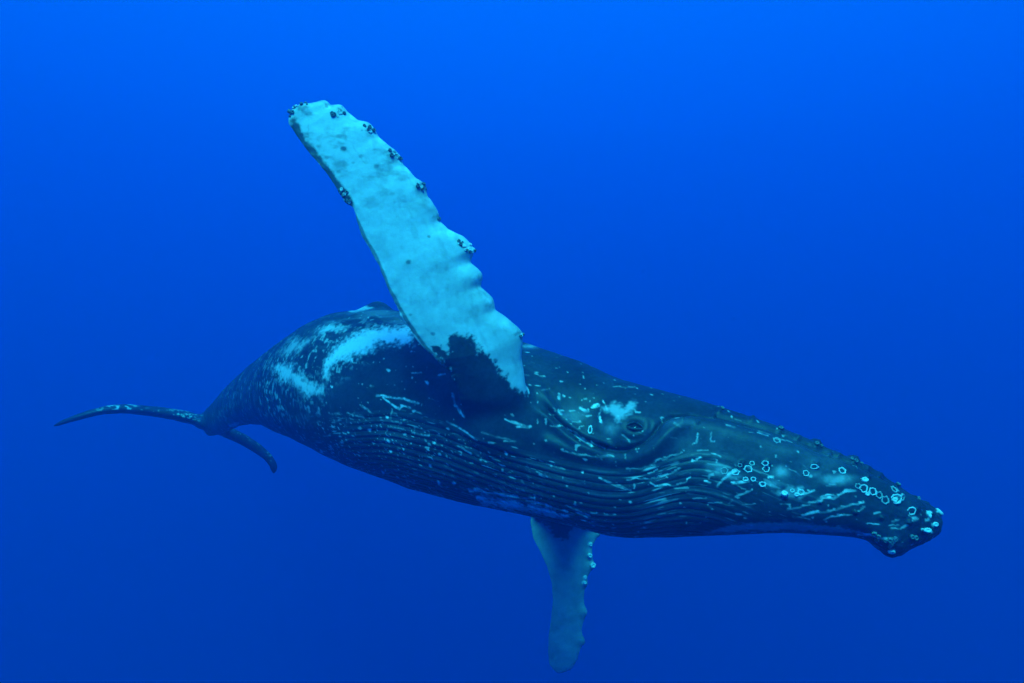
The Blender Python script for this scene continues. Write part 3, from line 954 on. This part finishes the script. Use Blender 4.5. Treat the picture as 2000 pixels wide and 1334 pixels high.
# ------------------------------------------------------------------ materials
def skin_material():
    m = bpy.data.materials.new('whale_skin')
    m.use_nodes = True
    t = m.node_tree
    N_, Lk = t.nodes, t.links
    bs = N_['Principled BSDF']
    tc = N_.new('ShaderNodeTexCoord')

    def noise(scale, detail, rough=0.6):
        n = N_.new('ShaderNodeTexNoise')
        n.inputs['Scale'].default_value = scale
        n.inputs['Detail'].default_value = detail
        n.inputs['Roughness'].default_value = rough
        Lk.new(tc.outputs['Object'], n.inputs['Vector'])
        return n

    def ramp(src, p0, p1, c0, c1):
        r = N_.new('ShaderNodeValToRGB')
        r.color_ramp.elements[0].position = p0
        r.color_ramp.elements[1].position = p1
        r.color_ramp.elements[0].color = (*c0, 1)
        r.color_ramp.elements[1].color = (*c1, 1)
        Lk.new(src, r.inputs[0])
        return r
    ap = N_.new('ShaderNodeAttribute')
    ap.attribute_name = 'pig'
    asx = N_.new('ShaderNodeAttribute')
    asx.attribute_name = 'scar'
    n1 = noise(2.2, 8, .62)
    n2 = noise(28, 5, .6)
    n3 = noise(90, 3, .6)
    dark = ramp(n1.outputs['Fac'], .30, .72, (.013, .022, .032), (.038, .060, .082))
    fine = ramp(n2.outputs['Fac'], .35, .75, (.72, .72, .72), (1.25, 1.25, 1.25))
    mul = N_.new('ShaderNodeMix')
    mul.data_type = 'RGBA'
    mul.blend_type = 'MULTIPLY'
    mul.inputs[0].default_value = 1
    Lk.new(dark.outputs[0], mul.inputs[6])
    Lk.new(fine.outputs[0], mul.inputs[7])
    white = ramp(n2.outputs['Fac'], .30, .70, (.70, .76, .74), (.82, .87, .85))
    mx = N_.new('ShaderNodeMix')
    mx.data_type = 'RGBA'
    Lk.new(ap.outputs['Fac'], mx.inputs[0])
    Lk.new(mul.outputs[2], mx.inputs[6])
    Lk.new(white.outputs[0], mx.inputs[7])
    m2 = N_.new('ShaderNodeMix')
    m2.data_type = 'RGBA'
    Lk.new(asx.outputs['Fac'], m2.inputs[0])
    Lk.new(mx.outputs[2], m2.inputs[6])
    m2.inputs[7].default_value = (.84, .86, .80, 1)
    Lk.new(m2.outputs[2], bs.inputs['Base Color'])
    bs.inputs['Roughness'].default_value = .42
    bs.inputs['Specular IOR Level'].default_value = .22
    bp = N_.new('ShaderNodeBump')
    bp.inputs['Strength'].default_value = .18
    bp.inputs['Distance'].default_value = .012
    ad = N_.new('ShaderNodeMath')
    ad.operation = 'ADD'
    Lk.new(n2.outputs['Fac'], ad.inputs[0])
    Lk.new(n3.outputs['Fac'], ad.inputs[1])
    Lk.new(ad.outputs[0], bp.inputs['Height'])
    Lk.new(bp.outputs[0], bs.inputs['Normal'])
    return m


def plain(name, c0, c1, scale, rough=.6, spec=.3):
    m = bpy.data.materials.new(name)
    m.use_nodes = True
    t = m.node_tree
    bs = t.nodes['Principled BSDF']
    tc = t.nodes.new('ShaderNodeTexCoord')
    n = t.nodes.new('ShaderNodeTexNoise')
    n.inputs['Scale'].default_value = scale
    n.inputs['Detail'].default_value = 5
    t.links.new(tc.outputs['Object'], n.inputs['Vector'])
    r = t.nodes.new('ShaderNodeValToRGB')
    r.color_ramp.elements[0].position = .35
    r.color_ramp.elements[1].position = .65
    r.color_ramp.elements[0].color = (*c0, 1)
    r.color_ramp.elements[1].color = (*c1, 1)
    t.links.new(n.outputs['Fac'], r.inputs[0])
    t.links.new(r.outputs[0], bs.inputs['Base Color'])
    bs.inputs['Roughness'].default_value = rough
    bs.inputs['Specular IOR Level'].default_value = spec
    return m


new_me.materials.clear()
new_me.materials.append(skin_material())
M_EYE = plain('eye_surface', (.010, .012, .015), (.035, .035, .04), 8, .12, .5)
M_LID = plain('eyelid_skin', (.028, .045, .058), (.055, .085, .10), 30, .5, .25)
M_BW = plain('barnacle_shell', (.55, .60, .55), (.88, .90, .84), 60, .7, .2)
M_BM = plain('barnacle_worn_shell', (.16, .20, .20), (.62, .66, .62), 45, .75, .2)
M_BD = plain('barnacle_dark_shell', (.05, .075, .085), (.30, .36, .36), 70, .75, .2)

# ------------------------------------------------------------------ one top-level thing: the whale, its skin, its eye, its barnacles
whale = bpy.data.objects.new('humpback_whale', None)
COL.objects.link(whale)
whale.empty_display_size = 0.5
whale.location = (0.0, 7.6, -1.5)
whale['label'] = 'dark humpback whale with one white flipper raised, swimming to the right through blue water'
whale['category'] = 'whale'
bpy.context.view_layer.update()


def adopt(o, parent=whale):
    o.parent = parent
    o.matrix_parent_inverse = parent.matrix_world.inverted()


adopt(body)

# surface lookup in photo pixels
fmask = (np.cos(th2) > -0.1) & (BN[..., 1] < 0.3)
fBX, fBY = proj(BODY)
LUT_B = (fBX[fmask], fBY[fmask], BODY[fmask], BN[fmask])
nF = grid_normals(FG)
mF = nF[..., 1] < 0.45
gx, gy = proj(FG)
LUT_F = (gx[mF], gy[mF], FG[mF], nF[mF])
n2g = grid_normals(G2)
m2g = n2g[..., 1] < 0.4
LUT_G = (x2[m2g], y2[m2g], G2[m2g], n2g[m2g])


def surf(lut, x, y):
    k = np.argmin((lut[0] - x) ** 2 + (lut[1] - y) ** 2)
    return Vector(lut[2][k]), Vector(lut[3][k])


# eye: ball in its socket, lids as sub-parts
def uv_sphere(name, r, seg=32, rings=18):
    V, Q, T = [], [], []
    for i in range(1, rings):
        a = math.pi * i / rings
        for j in range(seg):
            p = 2 * math.pi * j / seg
            V.append((r * math.sin(a) * math.cos(p), r * math.sin(a) * math.sin(p), r * math.cos(a)))
    V += [(0, 0, r), (0, 0, -r)]
    nt_, nb = len(V) - 2, len(V) - 1
    for i in range(rings - 2):
        for j in range(seg):
            k = (j + 1) % seg
            Q.append((i * seg + j, (i + 1) * seg + j, (i + 1) * seg + k, i * seg + k))
    for j in range(seg):
        k = (j + 1) % seg
        T.append((nt_, j, k))
        T.append(((rings - 2) * seg + j, nb, (rings - 2) * seg + k))
    me = mesh_from(name, np.array(V), Q, T)
    me.polygons.foreach_set('use_smooth', np.ones(len(me.polygons), bool))
    return me


ep, en = surf(LUT_B, *EYE)
eye = bpy.data.objects.new('eye', uv_sphere('eye', .046))
eye.data.materials.append(M_EYE)
COL.objects.link(eye)
eye.location = ep + en * (-0.020)
bpy.context.view_layer.update()
adopt(eye)


def tube(name, pts, rad, m=8, mat=None):
    p = np.array(pts, float)
    n = len(p)
    T = np.gradient(p, axis=0)
    T /= np.linalg.norm(T, axis=1, keepdims=True)
    ref = np.array([0, -1, 0.01])
    A = np.cross(T, ref)
    A /= np.linalg.norm(A, axis=1, keepdims=True)
    B = np.cross(T, A)
    a = np.linspace(0, 2 * np.pi, m, endpoint=False)
    r = np.asarray(rad).reshape(-1, 1, 1) * np.ones((n, 1, 1))
    G = p[:, None] + r * (A[:, None] * np.cos(a)[None, :, None] + B[:, None] * np.sin(a)[None, :, None])
    me = grid_mesh(name, G, {})
    me.polygons.foreach_set('use_smooth', np.ones(len(me.polygons), bool))
    if mat:
        me.materials.append(mat)
    return me


zax = en
for up in (1, -1):
    pts, rr = [], []
    for k in range(25):
        u = -1 + 2 * k / 24
        x = EYE[0] + 17 * u
        y = EYE[1] - up * 7.5 * (1 - u * u) ** .75 * (1.0 if up > 0 else .8) + 2 * u
        s, n_ = surf(LUT_B, x, y)
        bl = 1 - abs(u) ** 2
        pos = s.lerp(ep + (s - ep) * 0.9 + en * .012, .6)
        pts.append(tuple(pos + en * (.004 + .016 * bl)))
        rr.append(.003 + .006 * bl)
    o = bpy.data.objects.new('eyelid', tube('eyelid', pts, rr, 10, M_LID))
    COL.objects.link(o)
    o.parent = eye
    o.matrix_parent_inverse = eye.matrix_world.inverted()


# barnacles: low craters with an irregular wall; shared meshes
def ring_barnacle(name, sides, wall, h, jit, mat, seed, fill=0.0):
    r = random.Random(seed)
    n = 26
    rad = []
    for k in range(n):
        a = 2 * math.pi * k / n
        # rounded polygon
        seg = 2 * math.pi / sides
        loc = (a + seed) % seg - seg / 2
        poly = math.cos(seg / 2) / math.cos(loc)
        rad.append(0.5 * (0.55 * poly + 0.45) * (1 + jit * (r.random() - .5)))
    prof = [(1.0, -.15), (1.0 - wall * .25, h * .8), (1.0 - wall * .5, h), (1.0 - wall, h * .75), (1.0 - wall * 1.35, -.10 + fill * h)]
    V = []
    for f, z in prof:
        for k in range(n):
            a = 2 * math.pi * k / n
            V.append((rad[k] * f * math.cos(a), rad[k] * f * math.sin(a), z * 1.0))
    V.append((0, 0, -.12 + fill * h))
    V.append((0, 0, -.3))
    Q, T = [], []
    for i in range(len(prof) - 1):
        for k in range(n):
            l = (k + 1) % n
            Q.append((i * n + k, i * n + l, (i + 1) * n + l, (i + 1) * n + k))
    for k in range(n):
        l = (k + 1) % n
        T.append(((len(prof) - 1) * n + k, (len(prof) - 1) * n + l, len(V) - 2))
        T.append((l, k, len(V) - 1))
    me = mesh_from(name, np.array(V), Q, T)
    me.polygons.foreach_set('use_smooth', np.ones(len(me.polygons), bool))
    me.materials.append(mat)
    return me


# thin-walled rings: skin shows through the middle, so the floor is a separate dark slot-free mesh sunk under the skin
RINGS = [ring_barnacle('barnacle', s, w_, .10, .30, M_BW if i != 1 else M_BM, i) for i, (s, w_) in enumerate([(5, .30), (6, .34), (7, .30), (6, .42)])]
CAPS = [ring_barnacle('barnacle', s, .7, .30, .25, M_BW, 10 + i, .6) for i, s in enumerate([5, 6, 7])]
DARKB = [ring_barnacle('barnacle', s, .55, .55, .35, M_BD, 20 + i, .2) for i, s in enumerate([5, 6, 7])]


def put(me, lut, x, y, rx, ry=None, spin=0.0, lift=0.0, zs=1.0, tip=0.07):
    ry = ry or rx
    p, n_ = surf(lut, x, y)
    D = p.y
    o = bpy.data.objects.new('barnacle', me)
    COL.objects.link(o)
    rot = n_.to_track_quat('Z', 'Y').to_matrix().to_4x4()
    # in-plane axes turned so that ry runs with world up
    up = (Vector((0, 0, 1)) - n_ * n_.z).normalized()
    xa = up.cross(n_).normalized()
    R = Matrix((xa, up, n_)).transposed().to_4x4()
    sx, sy = 2 * rx / F * D, 2 * ry / F * D / max(.45, abs(up.z))
    R = R @ Matrix.Rotation(spin, 4, 'Z') @ Matrix.Rotation(rb.uniform(-tip, tip), 4, 'X') @ Matrix.Rotation(rb.uniform(-tip, tip), 4, 'Y')
    sz = min(sx, sy) * zs
    R = R @ Matrix.Diagonal((sx, sy, sz, 1))
    o.matrix_world = Matrix.Translation(p + n_ * lift) @ R
    bpy.context.view_layer.update() if False else None
    o.parent = whale
    o.matrix_parent_inverse = WINV
    return o


WINV = whale.matrix_world.inverted()
rb = random.Random(5)
for x, y, rx, ry, kind in [
    (1517, 860, 8, 5, 0), (1496, 905, 7, 5, 0), (1496, 916, 8, 7, 1), (1589, 911, 9, 6, 1), (1576, 924, 7.5, 7, 0), (1645, 919, 9, 7, 0), (1666, 915, 9, 6, 2), (1689, 937, 8, 5, 2),
    (1472, 936, 6.5, 5.5, 3), (1489, 946, 7.5, 5.5, 3), (1505, 932, 4.5, 3, 2), (1457, 936, 6.5, 5, 3), (1415, 920, 8, 7, 0), (1436, 922, 9, 7, 0), (1461, 916, 9, 7, 0), (1446, 909, 6, 5, 0),
    (1546, 958, 6, 5, 3), (1565, 962, 7, 6, 3), (1687, 954, 8.5, 9, 1), (1705, 960, 7.5, 7, 0), (1717, 967, 8, 8, 0), (1730, 977, 8, 8, 0), (1745, 956, 8, 7, 0), (1749, 974, 11, 11, 1),
    (1763, 971, 8, 7, 0), (1780, 998, 9, 9.5, 1), (1675, 949, 7, 6, 0), (1152, 840, 4.8, 9, 3), (1556, 966, 5, 4, 2), (1826, 1024, 8, 5, 2), (1811, 1036, 8, 4.5, 2), (1814, 1005, 5, 7, 2),
    (1742, 1077, 8, 5, 2), (1531, 964, 7, 5, 2), (1834, 1000, 5, 6, 2), (1748, 977, 5, 5, 2), (1695, 965, 5, 4, 2), (1468, 905, 5, 4, 0)]:
    me = RINGS[rb.randrange(2)] if kind == 0 else RINGS[2] if kind == 1 else CAPS[rb.randrange(3)] if kind == 2 else RINGS[3]
    k_ = rb.uniform(.85, 1.15)
    put(me, LUT_B, x + rb.uniform(-1, 1), y, rx * k_, ry * k_, rb.choice([0, 3.14]), rb.uniform(-.001, .002))
# dark clusters on the flipper's knobs
for x, y, r, cnt in [(655, 218, 10, 5), (668, 226, 9, 4), (714, 250, 10, 6), (726, 258, 7, 3), (768, 300, 10, 6), (780, 308, 7, 3), (820, 362, 9, 5), (828, 368, 5, 2), (900, 478, 11, 6), (915, 484, 11, 7), (924, 490, 6, 3),
                     (1018, 655, 4, 3), (566, 222, 7, 5), (576, 208, 6, 4), (595, 205, 6, 3), (664, 372, 6, 4), (682, 392, 7, 5), (676, 380, 6, 4), (858, 428, 4, 2)]:
    for k in range(cnt):
        a, q_ = rb.uniform(0, 6.28), math.sqrt(rb.random()) * r
        me = DARKB[rb.randrange(3)] if rb.random() < .68 else CAPS[rb.randrange(3)]
        s = rb.uniform(1.8, 4.8)
        put(me, LUT_F, x + q_ * math.cos(a), y + q_ * math.sin(a) * .8, s, s * rb.uniform(.8, 1.1), rb.uniform(0, 6), 0.0, rb.uniform(.8, 1.3))
for x, y, r in [(1153, 1063, 4), (1152, 1085, 5), (1158, 1104, 6), (1143, 1127, 4), (1142, 1138, 4)]:
    put(CAPS[rb.randrange(3)], LUT_G, x, y, r, r * 1.1, rb.uniform(0, 6), 0, 1.2)
# chin cluster and snout edge
for k in range(16):
    x = rb.uniform(1700, 1790)
    y = 1060 + rb.uniform(-10, 14) - abs(x - 1745) * .25
    put(DARKB[rb.randrange(3)], LUT_B, x, y, rb.uniform(2.5, 5.5), None, rb.uniform(0, 6), 0, 1.0)
for x, y, r in [(1597, 866, 4), (1605, 870, 3), (1672, 900, 4), (1664, 896, 3), (1683, 905, 3), (1525, 836, 4), (1410, 797, 4), (1757, 943, 4), (1797, 970, 4)]:
    put(DARKB[rb.randrange(3)], LUT_B, x, y, r, None, rb.uniform(0, 6), 0, .8)
